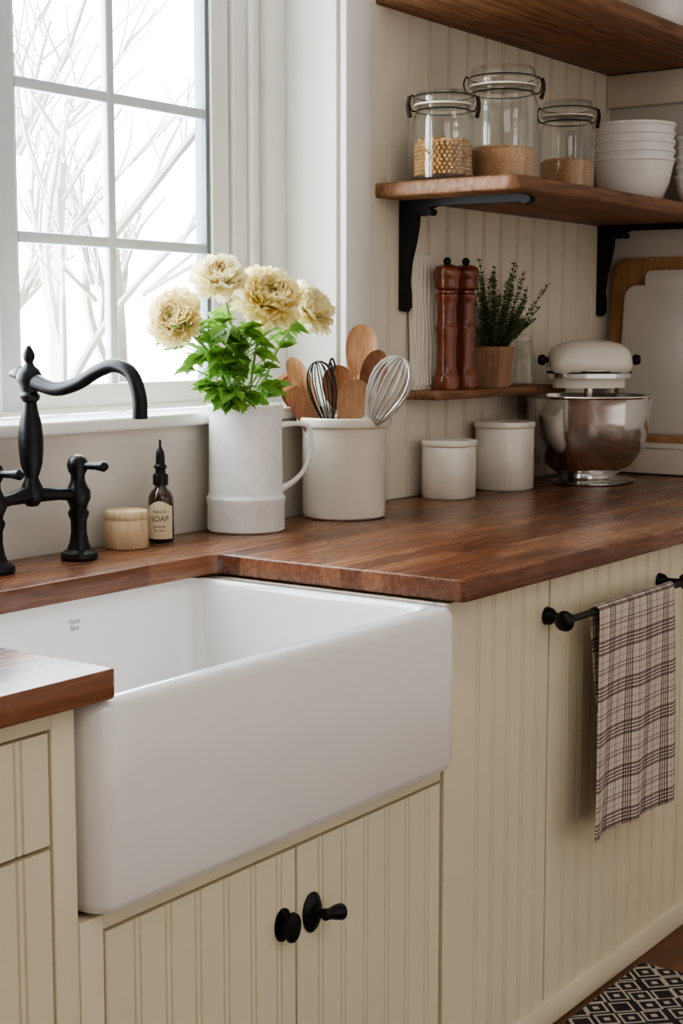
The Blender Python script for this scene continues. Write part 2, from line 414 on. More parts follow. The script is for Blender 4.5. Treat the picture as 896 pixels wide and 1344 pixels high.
tube('spout', [(FX, FY+.045, 1.240), (FX, FY+.02, 1.240), (FX, FY-.02, 1.226), (FX, FY-.065, 1.216), (FX, FY-.115, 1.226), (FX, FY-.165, 1.248), (FX, FY-.205, 1.257), (FX, FY-.240, 1.243), (FX, FY-.256, 1.208), (FX, FY-.257, 1.172)], [.006, .014, .0135, .012, .0115, .0115, .0115, .0115, .012, .0125], M_BLACK, parent=fa, n=16)

# ------------------------------------------------------------------ small wooden jar
wj = group('wooden_salt_jar')
p = (-.03, -.075, .911)
lathe('body', [(0, 0), (.038, 0), (.040, .003), (.041, .03), (.0405, .052), (.039, .055), (0, .055)], M_LWOOD, loc=p, parent=wj)
lathe('lid', [(0, .0555), (.040, .0555), (.0415, .059), (.0415, .066), (.039, .070), (.03, .072), (0, .0725)], M_LWOOD, loc=p, parent=wj)

# ------------------------------------------------------------------ dropper bottle
db = group('amber_soap_bottle')
p = (.065, -.075, .911)
lathe('bottle', [(0, 0), (.0225, 0), (.0245, .003), (.0245, .078), (.0235, .088), (.019, .097), (.013, .103), (.011, .106), (.011, .112), (0, .112)], M_AMBER, loc=p, parent=db)
lathe('collar', [(0, .110), (.0145, .110), (.0148, .113), (.0148, .128), (.0135, .131), (.010, .133), (.0095, .14), (.0125, .143), (.0125, .147), (.009, .150), (.0085, .165), (.0075, .174), (.004, .180), (.0025, .184), (.0022, .197), (0, .198)], M_BLACK, loc=p, parent=db)
V = []; Fc = []
a_c = math.atan2(-.588, -.809)
for i in range(17):
    a = a_c-1.15+2.3*i/16
    top = .076+.005*math.cos((i-8)/8*math.pi)
    for z in (.008, top): V.append((p[0]+.0249*math.cos(a), p[1]+.0249*math.sin(a), p[2]+z))
for i in range(16): Fc.append((2*i, 2*i+2, 2*i+3, 2*i+1))
finish('label', V, Fc, M_LABEL, parent=db)
def wrapf(z0):
    def f(c):
        a = a_c + c.x/.0251
        return Vector((p[0]+.0251*math.cos(a), p[1]+.0251*math.sin(a), p[2]+z0+c.y))
    return f
text_mesh('label_text', 'natural', .0095, M_INK, parent=db, wrap=wrapf(.058))
text_mesh('label_text_b', 'SOAP', .015, M_INK, parent=db, wrap=wrapf(.042))
text_mesh('label_text_c', 'lavender\n& mint', .0075, M_INK, parent=db, wrap=wrapf(.030))

# ------------------------------------------------------------------ pitcher
pt = group('stoneware_pitcher')
p = (.30, -.092, .911)
lathe('jug', [(0, 0), (.076, 0), (.079, .003), (.0795, .012), (.0785, .055), (.0805, .060), (.0805, .068), (.0775, .072), (.0755, .078), (.0745, .16), (.0735, .235), (.0745, .245), (.077, .250), (.0775, .254), (.0755, .257), (.072, .254), (.070, .24), (.070, .03), (0, .03)], M_ENAMEL, loc=p, seg=64, parent=pt)
rd = Vector((.588, -.809, 0)); P0 = Vector(p)
hp = [P0+rd*r+Vector((0, 0, z)) for r, z in ((.068, .214), (.095, .217), (.124, .214), (.134, .196), (.132, .160), (.119, .124), (.098, .100), (.072, .084))]
tube('handle', hp, [.007, .0055, .0048, .0048, .0048, .0048, .0055, .007], M_ENAMEL, parent=pt)

# ------------------------------------------------------------------ peony bouquet
fl = group('peony_bouquet')
def flower_geo(c, R, tilt_dir, seed):
    rnd = random.Random(seed); V = []; F = []
    up = Vector(tilt_dir).normalized(); q = Vector((0, 0, 1)).rotation_difference(up)
    layers = [(8, .40, -25, .6, .30), (11, .50, -12, .70, .32), (13, .66, 2, .80, .36), (15, .84, 16, .95, .40), (16, .98, 34, 1.1, .44), (16, 1.06, 56, 1.15, .46), (14, 1.1, 82, 1.15, .48), (10, 1.1, 108, 1.15, .5)]
    for cnt, ln, tb, hh, wd in layers:
        for k in range(cnt):
            phi = 2*math.pi*(k+rnd.random()*.8)/cnt
            L = R*ln*rnd.uniform(.86, 1.12)*1.12; W = R*wd*rnd.uniform(.85, 1.15)
            ta = math.radians(72+tb*.3); te = math.radians(tb+rnd.uniform(-12, 12))
            nx, ny = 6, 6; o = len(V); rr_, zz = R*.04, 0.
            er = Vector((math.cos(phi), math.sin(phi), 0)); et = Vector((-er.y, er.x, 0))
            ph = rnd.random()*6
            for j in range(ny+1):
                t = j/ny
                th = ta+(te-ta)*min(1, t*1.3)
                if j: rr_ += math.sin(th)*L/ny; zz += math.cos(th)*L/ny
                ww = W*(math.sin(math.pi*min(.5, .12+t*.62)) if t < .62 else math.cos((t-.62)/.38*.95))
                for i in range(nx+1):
                    s = i/nx*2-1
                    ruf = t*t*R*.10*math.sin(s*6+ph)+(rnd.random()-.5)*R*.05*t
                    cup = -abs(s)**2*W*.35
                    edge = -abs(s)**3*L*.10*t+t*R*.07*math.sin(s*10+ph*2)
                    n_in = er*math.cos(th)-Vector((0, 0, 1))*math.sin(th)
                    pos = er*rr_+Vector((0, 0, zz))+et*(s*ww)+n_in*(cup+ruf)+(er*math.sin(th)+Vector((0, 0, 1))*math.cos(th))*edge
                    pos.z -= R*.25
                    V.append(tuple(Vector(c)+q @ pos))
            for j in range(ny):
                for i in range(nx):
                    a = o+j*(nx+1)+i; F.append((a, a+1, a+nx+2, a+nx+1))
    return V, F
flowers = [((.205, -.11, 1.422), .044, (-.5, -.5, .8)), ((.308, -.15, 1.386), .056, (-.4, -.65, .6)), ((.452, -.145, 1.366), .049, (.1, -.75, .6)), ((.080, -.10, 1.338), .044, (-.9, -.4, .35)), ((.262, -.065, 1.40), .032, (0, -.2, 1)), ((.145, -.05, 1.372), .034, (-.4, 0, .9))]
stems = []
for i, (c, R, td) in enumerate(flowers):
    v, f = flower_geo(c, R, td, 11+i)
    finish('bloom_%d' % i, v, f, M_PETAL if i in (1, 3) else M_PETALC, parent=fl, angle=80)
    u = Vector(td).normalized(); top = Vector(c)-u*R*.2
    base = Vector((.30+random.uniform(-.03, .03), -.092+random.uniform(-.03, .03), 1.0))
    mid = (top*.55+Vector((.30, -.092, 1.2))*.45)
    stems.append(tube_geo([base, Vector((.30+(mid.x-.3)*.35, -.092+(mid.y+.092)*.35, 1.16)), mid, top], .0028, 7))
def leaf_geo(base, d, L, W, roll, rnd):
    d = d.normalized(); side = d.cross(Vector((0, 0, 1)))
    if side.length < .1: side = Vector((1, 0, 0))
    side = (Matrix.Rotation(roll, 3, d) @ side.normalized()); nrm = side.cross(d)
    V = []; F = []; ny = 8
    for j in range(ny+1):
        t = j/ny; w_ = W*math.sin(math.pi*t**.75)*(1+.18*math.sin(t*26)) if 0 < t < 1 else .0004
        cpos = base+d*L*t+Vector((0, 0, -1))*L*.35*t*t
        for s in (-1, -.5, 0, .5, 1):
            V.append(tuple(cpos+side*s*w_+nrm*(abs(s)*w_*.35)))
    for j in range(ny):
        for i in range(4):
            a = j*5+i; F.append((a, a+1, a+6, a+5))
    return V, F
leaves = []; rnd = random.Random(4)
for i in range(92):
    ang = rnd.uniform(0, 2*math.pi); z = rnd.uniform(1.175, 1.335)
    k_ = (z-1.175)/.16
    rad = rnd.uniform(.02, .115)*(.66+.5*k_)
    b = Vector((.272+math.cos(ang)*rad*1.38-.015*k_, -.098+math.sin(ang)*rad*.55, z))
    d0 = Vector((math.cos(ang), math.sin(ang)*.7, rnd.uniform(-.2, .8))).normalized()
    sz = rnd.uniform(.028, .052)
    if i < 7:      # a few leaves drooping over the rim on the left
        b = Vector((.20+rnd.uniform(-.02, .04), -.13+rnd.uniform(-.02, .02), rnd.uniform(1.18, 1.26))); d0 = Vector((-1, -.5, rnd.uniform(-.5, .1))).normalized()
    stems.append(tube_geo([Vector((.30, -.092, z-.05)), b], .0013, 5, smooth=False))
    for da in (-.75, 0, .75):
        d = Matrix.Rotation(da, 3, 'Z') @ d0
        if b.y+d.y*sz*1.3 > -.025: d.y *= .1
        leaves.append(leaf_geo(b, d, sz*(1.25 if da == 0 else 1), sz*.38, rnd.uniform(-.7, .7), rnd))
multi('leaves', leaves, M_LEAF, parent=fl, angle=80)
multi('stems', stems, M_STEM, parent=fl)

# ------------------------------------------------------------------ crock with utensils
ck = group('utensil_crock')
p = (.605, -.118, .911)
lathe('crock', [(0, 0), (.085, 0), (.090, .004), (.091, .015), (.091, .19), (.093, .196), (.101, .200), (.103, .206), (.103, .216), (.1, .2195), (.094, .219), (.088, .214), (.086, .20), (.086, .02), (0, .02)], M_CREAM, loc=p, seg=64, parent=ck)
VD = Vector((-.809, -.588, 0))     # roughly toward the room
def ut(dx, dd, z):   # coordinates relative to crock centre: right / toward room / height
    return Vector(p)+rd*dx+VD*dd+Vector((0, 0, z))
def spoon(name, a, b, L, W, m, depth=.008, rh=.0055, face=VD):
    d = (b-a).normalized(); n = (face-d*face.dot(d)).normalized(); s = d.cross(n)
    geos = [tube_geo([a, (a+b)/2, b+d*L*.12], [rh, rh*.9, rh*.8], 10)]
    V = []; F = []; na, nr = 24, 5
    c = b+d*L*.5
    for side in (1, -1):
        for r in range(nr+1):
            q = r/nr
            for k in range(na):
                t = 2*math.pi*k/na
                wv = W*.5*(1+.18*math.cos(t))*math.sin(t)
                pos = c+d*(math.cos(t)*L*.5*q)+s*(wv*q)
                h = -depth*(1-q*q) if side == 1 else -depth*(1-q*q)-.004*(1-q**4)-.0015
                if side == 1 and q == 1: h = .001
                V.append(tuple(pos+n*h))
    for side in range(2):
        o = side*(nr+1)*na
        for r in range(nr):
            for k in range(na):
                k2 = (k+1) % na; F.append((o+r*na+k, o+r*na+k2, o+(r+1)*na+k2, o+(r+1)*na+k))
    o2 = (nr+1)*na
    for k in range(na):
        k2 = (k+1) % na; F.append((nr*na+k, nr*na+k2, o2+nr*na+k2, o2+nr*na+k))
    geos.append((V, F))
    return multi(name, geos, m, parent=ck, angle=60)
spoon('spoon_tall', ut(.02, .0, .03), ut(.034, -.01, .295), .125, .068, M_SPOON)
spoon('spoon_dark', ut(-.02, -.03, .03), ut(.046, .015, .255), .115, .056, M_SPOOND)
spoon('spoon_left', ut(.03, .02, .03), ut(-.060, .02, .225), .135, .046, M_SPOON)
spoon('spoon_low', ut(-.03, .03, .03), ut(.008, .050, .20), .105, .070, M_SPOON)
spoon('ladle_low', ut(.0, -.05, .03), ut(-.01, -.055, .23), .10, .07, M_SPOOND)
spoon('spoon_back', ut(.0, -.05, .03), ut(-.085, -.03, .215), .10, .055, M_SPOOND)
for i in range(4):
    a = ut(.02-.01*i, .03-.02*i, .03); b = ut(-.092-.006*i, .040-.024*i, .240+.008*i)
    d = (b-a).normalized(); n = (VD-d*VD.dot(d)).normalized(); s = d.cross(n)
    V = []
    for t, wd in ((0, .009), (.62, .009), (.78, .019), (1.0, .022), (1.16, .021), (1.2, .017)):
        for sx, sn in ((-1, -1), (1, -1), (1, 1), (-1, 1)): V.append(tuple(a+(b-a)*t+s*wd*sx*.9+n*.003*sn))
    F = [(0, 1, 2, 3)[::-1], (20, 21, 22, 23)]
    for j in range(5):
        for k in range(4): F.append((j*4+k, j*4+(k+1) % 4, j*4+4+(k+1) % 4, j*4+4+k))
    finish('spatula_%d' % i, V, F, M_SPOON if i % 2 else M_SPOOND, parent=ck, smooth=False)
def whisk(name, a, b, L, W, m, mh, n=6, wr=.0011):
    d = (b-a).normalized(); s = d.orthogonal().normalized()
    g = []
    for k in range(n):
        q = Matrix.Rotation(math.pi*k/n, 3, d) @ s
        pts = []
        for j in range(25):
            t = j/24*2*math.pi
            x = W*.5*math.sin(t)*(math.sin(t/2)**1.1); y = L*(1-math.cos(t))/2
            pts.append(b+d*y+q*(x+.003*(1 if j < 12 else -1)*math.cos(t/2)**2))
        g.append(tube_geo(pts, wr, 6, smooth=False))
    multi(name+'_wires', g, m, parent=ck)
    tube(name+'_handle', [a, (a+b)/2, b, b+d*.012], [.007, .0075, .006, .005], mh, parent=ck)
whisk('whisk_dark', ut(.0, .03, .03), ut(-.030, .06, .195), .150, .078, M_DWIRE, M_STEEL, wr=.0014)
whisk('whisk_big', ut(-.02, .03, .03), ut(.052, .060, .190), .175, .115, M_WIRE, M_SPOON, n=10, wr=.0023)
tube('ring_hook', [ut(-.026, .0, .05), ut(-.026, .0, .31), ut(-.032, .0, .33), ut(-.026, .0, .345), ut(-.02, .0, .33), ut(-.025, .0, .312)], .0022, M_DWIRE, parent=ck)

# ------------------------------------------------------------------ canisters
c1 = group('ceramic_canister'); c2_ = group('ceramic_canister')
def canister(g, cx, cy, hw, hd, H, rot, rc):
    def r_(k, z, rr=None): return (cx-hw*k, cx+hw*k, cy-hd*k, cy+hd*k, (rr or rc)*k, .911+z)
    rt = ((cx, cy), rot)
    rrloft('body', [r_(.96, 0), r_(1, .004), r_(1, H-.018), r_(.98, H-.016)], M_CREAM, parent=g, n=8, rot=rt)
    rrloft('lid', [r_(.97, H-.0155), r_(1.03, H-.015), r_(1.045, H-.012), r_(1.045, H-.006), r_(1.02, H-.001), r_(.9, H), r_(.6, H+.002)], M_CREAM, parent=g, n=8, rot=rt)
canister(c1, 1.080, -.092, .064, .060, .142, math.radians(8), .045)
canister(c2_, 1.345, -.096, .078, .070, .175, math.radians(6), .060)

# ------------------------------------------------------------------ stand mixer
mx = group('stand_mixer')
p = Vector((1.60, -.205, .911)); KB = 1.09
lathe('bowl', [(r*KB, z*1.035) for r, z in [(0, .012), (.062, .012), (.064, .004), (.072, .010), (.074, .012), (.066, .018), (.075, .028), (.105, .050), (.130, .085), (.144, .125), (.150, .165), (.152, .205), (.155, .222), (.159, .226), (.158, .229), (.153, .228), (.148, .205), (.146, .165), (.140, .125), (.126, .088), (.10, .055), (.07, .034), (0, .03)]], M_STEEL, loc=p, seg=64, parent=mx)
rrloft('base', [(p.x-.085, p.x+.16, p.y-.09, p.y+.09, .08, .911), (p.x-.09, p.x+.165, p.y-.095, p.y+.095, .085, .913), (p.x-.09, p.x+.165, p.y-.095, p.y+.095, .085, .917), (p.x-.08, p.x+.155, p.y-.085, p.y+.085, .075, .9205)], M_STEEL, parent=mx, n=10)
tube('column', [p+Vector((.20, .06, .0)), p+Vector((.215, .065, .12)), p+Vector((.20, .06, .24)), p+Vector((.14, .03, .30))], [.033, .030, .034, .045], M_CREAM, parent=mx, n=20)
hd = Vector((.66, -.75, 0)).normalized(); hc = p+Vector((-.0, -.0, .318))
V = []; F = []; nA = 28
secs = [(-.112, .01), (-.110, .028), (-.100, .044), (-.080, .056), (-.045, .064), (0, .066), (.045, .064), (.080, .056), (.100, .044), (.110, .028), (.112, .01)]
side = Vector((-hd.y, hd.x, 0))
for s, r in secs:
    for k in range(nA):
        a = 2*math.pi*k/nA
        zz = math.sin(a)*r*(1.0 if math.sin(a) > 0 else .72)
        V.append(tuple(hc+hd*s+side*math.cos(a)*r*1.15+Vector((0, 0, zz+.0))))
for j in range(len(secs)-1):
    for k in range(nA):
        k2 = (k+1) % nA; F.append((j*nA+k, j*nA+k2, (j+1)*nA+k2, (j+1)*nA+k))
F.append(tuple(range(nA))); F.append(tuple((len(secs)-1)*nA+k for k in range(nA)))
finish('motor_head', V, F, M_CREAM, parent=mx, angle=60)
def band(nm, z0, z1, gx, m):
    V = []; F = []
    for z in (z0, z1):
        for k in range(40):
            a = 2*math.pi*k/40
            V.append(tuple(hc+hd*math.cos(a)*(.1125+gx)+side*math.sin(a)*(.070+gx)+Vector((0, 0, z))))
    for k in range(40): F.append((k, (k+1) % 40, 40+(k+1) % 40, 40+k))
    F.append(tuple(range(40))); F.append(tuple(range(40, 80)))
    finish(nm, V, F, m, parent=mx, angle=50)
band('trim_band', -.036, -.006, .001, M_STEEL); band('lower_cover', -.062, -.036, -.014, M_CREAM); band('badge_line', -.024, -.017, .0022, M_INK)
for sgn in (-1, 1):
    b = hc+hd*sgn*.104+Vector((0, 0, .012))
    tube('knob_%d' % (sgn+1), [b, b+hd*sgn*.012, b+hd*sgn*.02, b+hd*sgn*.032, b+hd*sgn*.036], [.007, .007, .015, .013, .004], M_BLACK, parent=mx, n=16)
tube('beater_shaft', [hc+Vector((0, 0, -.05)), hc+Vector((0, 0, -.12))], .012, M_STEEL, parent=mx, smooth=False)

# ------------------------------------------------------------------ side-wall items
bx = group('bread_box')
rrloft('box_body', [(1.935, 2.084, -.52, -.085, .02, .911), (1.93, 2.086, -.525, -.08, .022, .915), (1.93, 2.086, -.525, -.08, .022, .985), (1.925, 2.088, -.53, -.075, .022, .988), (1.925, 2.088, -.53, -.075, .022, 1.000), (1.93, 2.086, -.525, -.08, .022, 1.003)], M_CREAM, parent=bx, n=6)
rrloft('box_lid', [(1.93, 2.086, -.525, -.08, .02, 1.004), (1.93, 2.086, -.525, -.08, .02, 1.018), (1.934, 2.083, -.521, -.084, .018, 1.021)], M_BOARD, parent=bx, n=6)
def leaning_board(name, ya, yb, z0, z1, xb, lean, th, m, r=.05):
    pts = rr_ring(ya, yb, z0, z1, r, 0, n=8)
    V = []; H = z1-z0; n = len(pts)
    def xo(z): return xb-lean*(1-(z-z0)/H)
    V += [(xo(b)-th, a, b) for a, b, _ in pts]+[(xo(b), a, b) for a, b, _ in pts]
    ins = rr_ring(ya+.003, yb-.003, z0+.003, z1-.003, r-.003, 0, n=8)
    V += [(xo(b)-th-.002, a, b) for a, b, _ in ins]
    F = [tuple(range(n, 2*n)), tuple(range(2*n, 3*n))]
    for i in range(n):
        k = (i+1) % n
        F.append((i, k, n+k, n+i)); F.append((i, k, 2*n+k, 2*n+i))
    return finish(name, V, F, m, angle=50)
leaning_board('wooden_cutting_board', -.46, -.040, 1.0215, 1.53, XR-.004, .030, .018, M_BOARD, .045)
leaning_board('marble_cutting_board', -.44, -.098, 1.0215, 1.450, XR-.038, .045, .018, M_MARBLE, .035)
mb = bpy.data.objects['marble_cutting_board']
o = leaning_board('handle_tab', -.36, -.160, 1.44, 1.492, XR-.039, .004, .016, M_MARBLE, .02); o.parent = mb

# ------------------------------------------------------------------ shelves
def shelf(name, x0, x1, yfr, zt, th, r=.03, bev=.004):
    def ring(d, z):
        o = [(x1, -.0125, z), (x0+d, -.0125, z)]
        for i in range(9):
            a = math.radians(180+90*i/8); o.append((x0+r+(r-d)*math.cos(a), yfr+r+(r-d)*math.sin(a), z))
        o.append((x1, yfr+d, z)); return o
    rs = [ring(bev, zt-th), ring(0, zt-th+bev), ring(0, zt-bev), ring(bev, zt)]
    V = [v for r_ in rs for v in r_]; n = len(rs[0]); F = []
    for j in range(3):
        for i in range(n): k = (i+1) % n; F.append((j*n+i, j*n+k, (j+1)*n+k, (j+1)*n+i))
    F.append(tuple(range(n))); F.append(tuple(3*n+i for i in range(n)))
    return finish(name, V, F, M_SHELF, angle=50)
shelf('floating_shelf', .875, XR-.002, -.388, 1.657, .033)
shelf('floating_shelf', .875, XR-.002, -.410, 2.096, .036)
shelf('spice_shelf', .995, 1.64, -.115, 1.173, .022, r=.02)

def bracket(x):
    g = group('iron_shelf_bracket')
    W_ = .011; zt = 1.6235
    prof = [(0, zt), (.335, zt), (.345, zt-.006), (.345, zt-.018), (.338, zt-.024), (.328, zt-.018), (.10, zt-.016), (.085, zt-.02), (.075, zt-.034), (.060, zt-.038), (.048, zt-.03), (.046, zt-.06), (.038, zt-.10), (.026, zt-.145), (.020, zt-.19), (.024, zt-.225), (.024, zt-.25), (.014, zt-.262), (0, zt-.258)]
    prism('arm', prof, lambda d, z: (x-W_, -.0125-d, z), lambda d, z: (x+W_, -.0125-d, z), M_IRON, parent=g)
    b = Vector((x, -.0125-.345, zt-.013)); tube('tip', [b+Vector((-.013, 0, 0)), b+Vector((.013, 0, 0))], .009, M_IRON, parent=g, smooth=False)
    b = Vector((x, -.0125-.085, zt-.03)); tube('scroll', [b+Vector((-.012, 0, 0)), b+Vector((.012, 0, 0))], .008, M_IRON, parent=g, smooth=False)
bracket(.985); bracket(2.03)

# ------------------------------------------------------------------ glass jars
def jar(cx, cy, zb, R, H, fill, kind, nm='clip_top_glass_jar'):
    g = group(nm); l = (cx, cy, zb)
    hb = H*.82
    lathe('glass_body', [(0, .001), (R*.9, .001), (R*.98, .006), (R, .015), (R, hb*.80), (R*.97, hb*.88), (R*.86, hb*.95), (R*.84, hb), (R*.92, hb+.002)], M_GLASS, loc=l, parent=g, seg=48)
    lathe('glass_base', [(0, .003), (R*.88, .003), (R*.95, .010), (R*.88, .013), (0, .011)], M_GLASS, loc=l, parent=g)
    lathe('seal', [(R*.84, hb+.003), (R*.95, hb+.003), (R*.95, hb+.007), (R*.84, hb+.007)], M_CREAM, loc=l, parent=g)
    lathe('glass_lid', [(R*.80, hb+.008), (R*.99, hb+.008), (R*1.01, hb+.013), (R*.99, hb+.020), (R*.93, hb+.024), (R*.90, H-.008), (R*.86, H-.002), (R*.6, H), (0, H-.003)], M_GLASS, loc=l, parent=g)
    def ring_pts(r, z, n=32): return [(cx+r*math.cos(2*math.pi*i/n), cy+r*math.sin(2*math.pi*i/n), zb+z) for i in range(n+1)]
    geos = [tube_geo(ring_pts(R*.885, hb*.955), .0016, 6, smooth=False), tube_geo(ring_pts(R*.96, hb+.025), .0014, 6, smooth=False)]
    for sg in (-1, 1):
        d = rd*sg; c = Vector(l)
        geos.append(tube_geo([c+d*R*.9+Vector((0, 0, hb*.95)), c+d*(R*1.04)+Vector((0, 0, hb*.97)), c+d*(R*1.10)+Vector((0, 0, hb+.012)), c+d*(R*1.03)+Vector((0, 0, hb+.028)), c+d*R*.96+Vector((0, 0, hb+.025))], .002, 6))
        if sg == 1 or kind == 'peas':
            geos.append(tube_geo([c+d*(R*1.08)+Vector((0, 0, hb-.022)), c+d*(R*1.16)+Vector((0, 0, hb+.004)), c+d*(R*1.10)+Vector((0, 0, hb+.026))], [.0055, .004, .005], 6))
    multi('wire_bail', geos, M_DWIRE, parent=g)
    rnd = random.Random(int(cx*100))
    if kind == 'peas':
        V = []; F = []; bm = bmesh.new(); bmesh.ops.create_icosphere(bm, subdivisions=1, radius=1)
        bv = [v.co.copy() for v in bm.verts]; bf = [[v.index for v in f.verts] for f in bm.faces]; bm.free()
        rr0 = .0056; rows = int(fill/(rr0*1.6))
        pos = []
        for j in range(rows):
            n = int(2*math.pi*(R-.009)/(rr0*1.95))
            for i in range(n):
                a = 2*math.pi*(i+.5*(j % 2)+rnd.uniform(-.15, .15))/n
                pos.append(((R-.008-rnd.random()*.002)*math.cos(a), (R-.008)*math.sin(a), .018+j*rr0*1.6+rnd.uniform(-.001, .001)))
        for i in range(160):
            a = rnd.random()*6.28; q = math.sqrt(rnd.random())*(R-.01); pos.append((q*math.cos(a), q*math.sin(a), .018+rows*rr0*1.6+rnd.uniform(-.003, .003)))
        for P_ in pos:
            o = len(V); s = rr0*rnd.uniform(.85, 1.08)
            V += [(cx+P_[0]+v.x*s, cy+P_[1]+v.y*s, zb+P_[2]+v.z*s) for v in bv]; F += [tuple(k+o for k in f) for f in bf]
        finish('chickpeas', V, F, M_CHICK, parent=g, angle=180)
        lathe('chickpea_core', [(0, .014), (R-.014, .014), (R-.014, .012+fill), (0, .012+fill)], M_CHICK, loc=l, parent=g)
    else:
        lathe('grain_fill', [(0, .014), (R-.006, .014), (R-.003, .02), (R-.003, fill-.004), (R-.012, fill+.003), (R*.4, fill+.008), (0, fill+.004)], M_GRAIN, loc=l, parent=g)
jar(.958, -.145, 1.658, .071, .205, .078, 'peas')
jar(1.125, -.205, 1.658, .084, .275, .085, 'grain')
jar(1.53, -.165, 1.658, .071, .25, .098, 'grain')

# ------------------------------------------------------------------ bowls
def bowl_stack(name, cx, cy, zb, R, n, hb, step):
    g = group(name)
    for i in range(n):
        z = i*step+.0005*i
        lathe('bowl_%d' % i, [(0, .004), (R*.48, .004), (R*.50, 0), (R*.55, .001), (R*.56, .010), (R*.74, .026), (R*.88, hb*.5), (R*.95, hb*.8), (R*.985, hb-.010), (R*1.01, hb-.008), (R*1.015, hb), (R*.965, hb), (R*.90, hb*.8), (R*.82, hb*.5), (R*.68, .034), (R*.4, .018), (0, .016)], M_PORC, loc=(cx, cy, zb+z), seg=56, parent=g)
bowl_stack('white_bowl_stack', 1.865, -.195, 1.658, .113, 5, .130, .023)
bowl_stack('small_bowl_stack', 2.005, -.325, 1.658, .064, 5, .09, .026)
bowl_stack('serving_bowl', 1.80, -.30, 2.097, .075, 2, .10, .02)

# ------------------------------------------------------------------ spice-shelf items
tl = group('carved_white_board')
prism('tile', [(1.008, 1.174), (1.120, 1.174), (1.120, 1.495), (1.115, 1.50), (1.013, 1.50), (1.008, 1.495)], lambda x, z: (x, -.0135-.012*(1-(z-1.174)/.33), z), lambda x, z: (x, -.026-.012*(1-(z-1.174)/.33), z), M_CREAM, parent=tl)
gg = []
for i in range(7):
    x = 1.018+i*.0155; xs = [(x+.003*math.sin(j*1.3+i), -.027-.012*(1-j/9), 1.185+j*.0335) for j in range(10)]
    gg.append(tube_geo(xs, .0022, 5, sub=3))
multi('carved_ribs', gg, M_CREAM, parent=tl)
def mill(cx, cy, H):
    g = group('pepper_mill')
    s = H/.32
    lathe('mill_body', [(r*1.06, z*s) for r, z in [(0, 0), (.029, 0), (.030, .004), (.030, .03), (.028, .036), (.0245, .045), (.023, .06), (.0225, .10), (.0235, .13), (.026, .145), (.026, .150), (.0235, .155), (.0225, .17), (.0225, .20), (.024, .215), (.0265, .222), (.0265, .229), (.021, .233), (.0205, .238), (0, .238)]], M_MILL, loc=(cx, cy, 1.1735), parent=g)
    lathe('mill_head', [(r*1.06, z*s) for r, z in [(0, .239), (.021, .239), (.0265, .243), (.0285, .250), (.0275, .262), (.0285, .268), (.031, .276), (.031, .286), (.026, .296), (.016, .301), (0, .302)]], M_MILL, loc=(cx, cy, 1.1735), parent=g)
    lathe('mill_nut', [(r, z*s) for r, z in [(0, .302), (.007, .302), (.0095, .306), (.0095, .312), (.006, .317), (0, .319)]], M_BLACK, loc=(cx, cy, 1.1735), parent=g)
mill(1.090, -.076, .322); mill(1.190, -.068, .325)
hb = group('potted_thyme')
hx, hy = 1.335, -.065
rrloft('planter', [(hx-.036, hx+.036, hy-.034, hy+.034, .006, 1.1735), (hx-.043, hx+.043, hy-.041, hy+.041, .006, 1.277), (hx-.038, hx+.038, hy-.036, hy+.036, .005, 1.277), (hx-.037, hx+.037, hy-.035, hy+.035, .005, 1.267)], M_POT, parent=hb, n=3, rot=((hx, hy), .1))
g1 = []; g2 = []; rnd = random.Random(9)
for i in range(62):
    a = rnd.uniform(0, 6.28); q = rnd.uniform(.0, .03)
    b = Vector((hx+q*math.cos(a), hy+q*math.sin(a)*.8, 1.265))
    L = rnd.uniform(.08, .235); out = rnd.uniform(.2, 1.5)*(1.1 if L < .17 else .75)
    d = Vector((math.cos(a)*out+.15, math.sin(a)*out*.45, 1)).normalized()
    if d.x < 0: d.x *= .6
    if b.y+d.y*L > -.03: d.y = -abs(d.y)*.2
    m_ = b+d*L*.5; e = b+d*L+Vector((math.cos(a)*.015, 0, rnd.uniform(-.01, .01)))
    g1.append(tube_geo([b, m_, e], .0009, 4, sub=3))
    k = int(L/.0075)
    for j in range(2, k):
        t = j/k; P_ = b.lerp(e, t)
        for sg in (0, 1):
            an = j*1.3+sg*3.14; dl = Vector((math.cos(an), math.sin(an), .6)).normalized()
            ll = rnd.uniform(.010, .017); sd = dl.cross(Vector((0, 0, 1))).normalized()*ll*.30
            V = [tuple(P_), tuple(P_+dl*ll*.5+sd), tuple(P_+dl*ll), tuple(P_+dl*ll*.5-sd)]
            g2.append((V, [(0, 1, 2, 3)]))
multi('twigs', g1, M_HERB, parent=hb); multi('tiny_leaves', g2, M_HERB, parent=hb)
sj = group('small_glass_jar')
lathe('jar_glass', [(0, .001), (.030, .001), (.034, .006), (.036, .05), (.034, .075), (.026, .095), (.022, .105), (.025, .112), (.026, .118)], M_GLASS, loc=(1.50, -.06, 1.1735), parent=sj)
lathe('jar_stopper', [(0, .112), (.021, .112), (.023, .122), (.020, .132), (.010, .137), (0, .138)], M_GLASS, loc=(1.50, -.06, 1.1735), parent=sj)

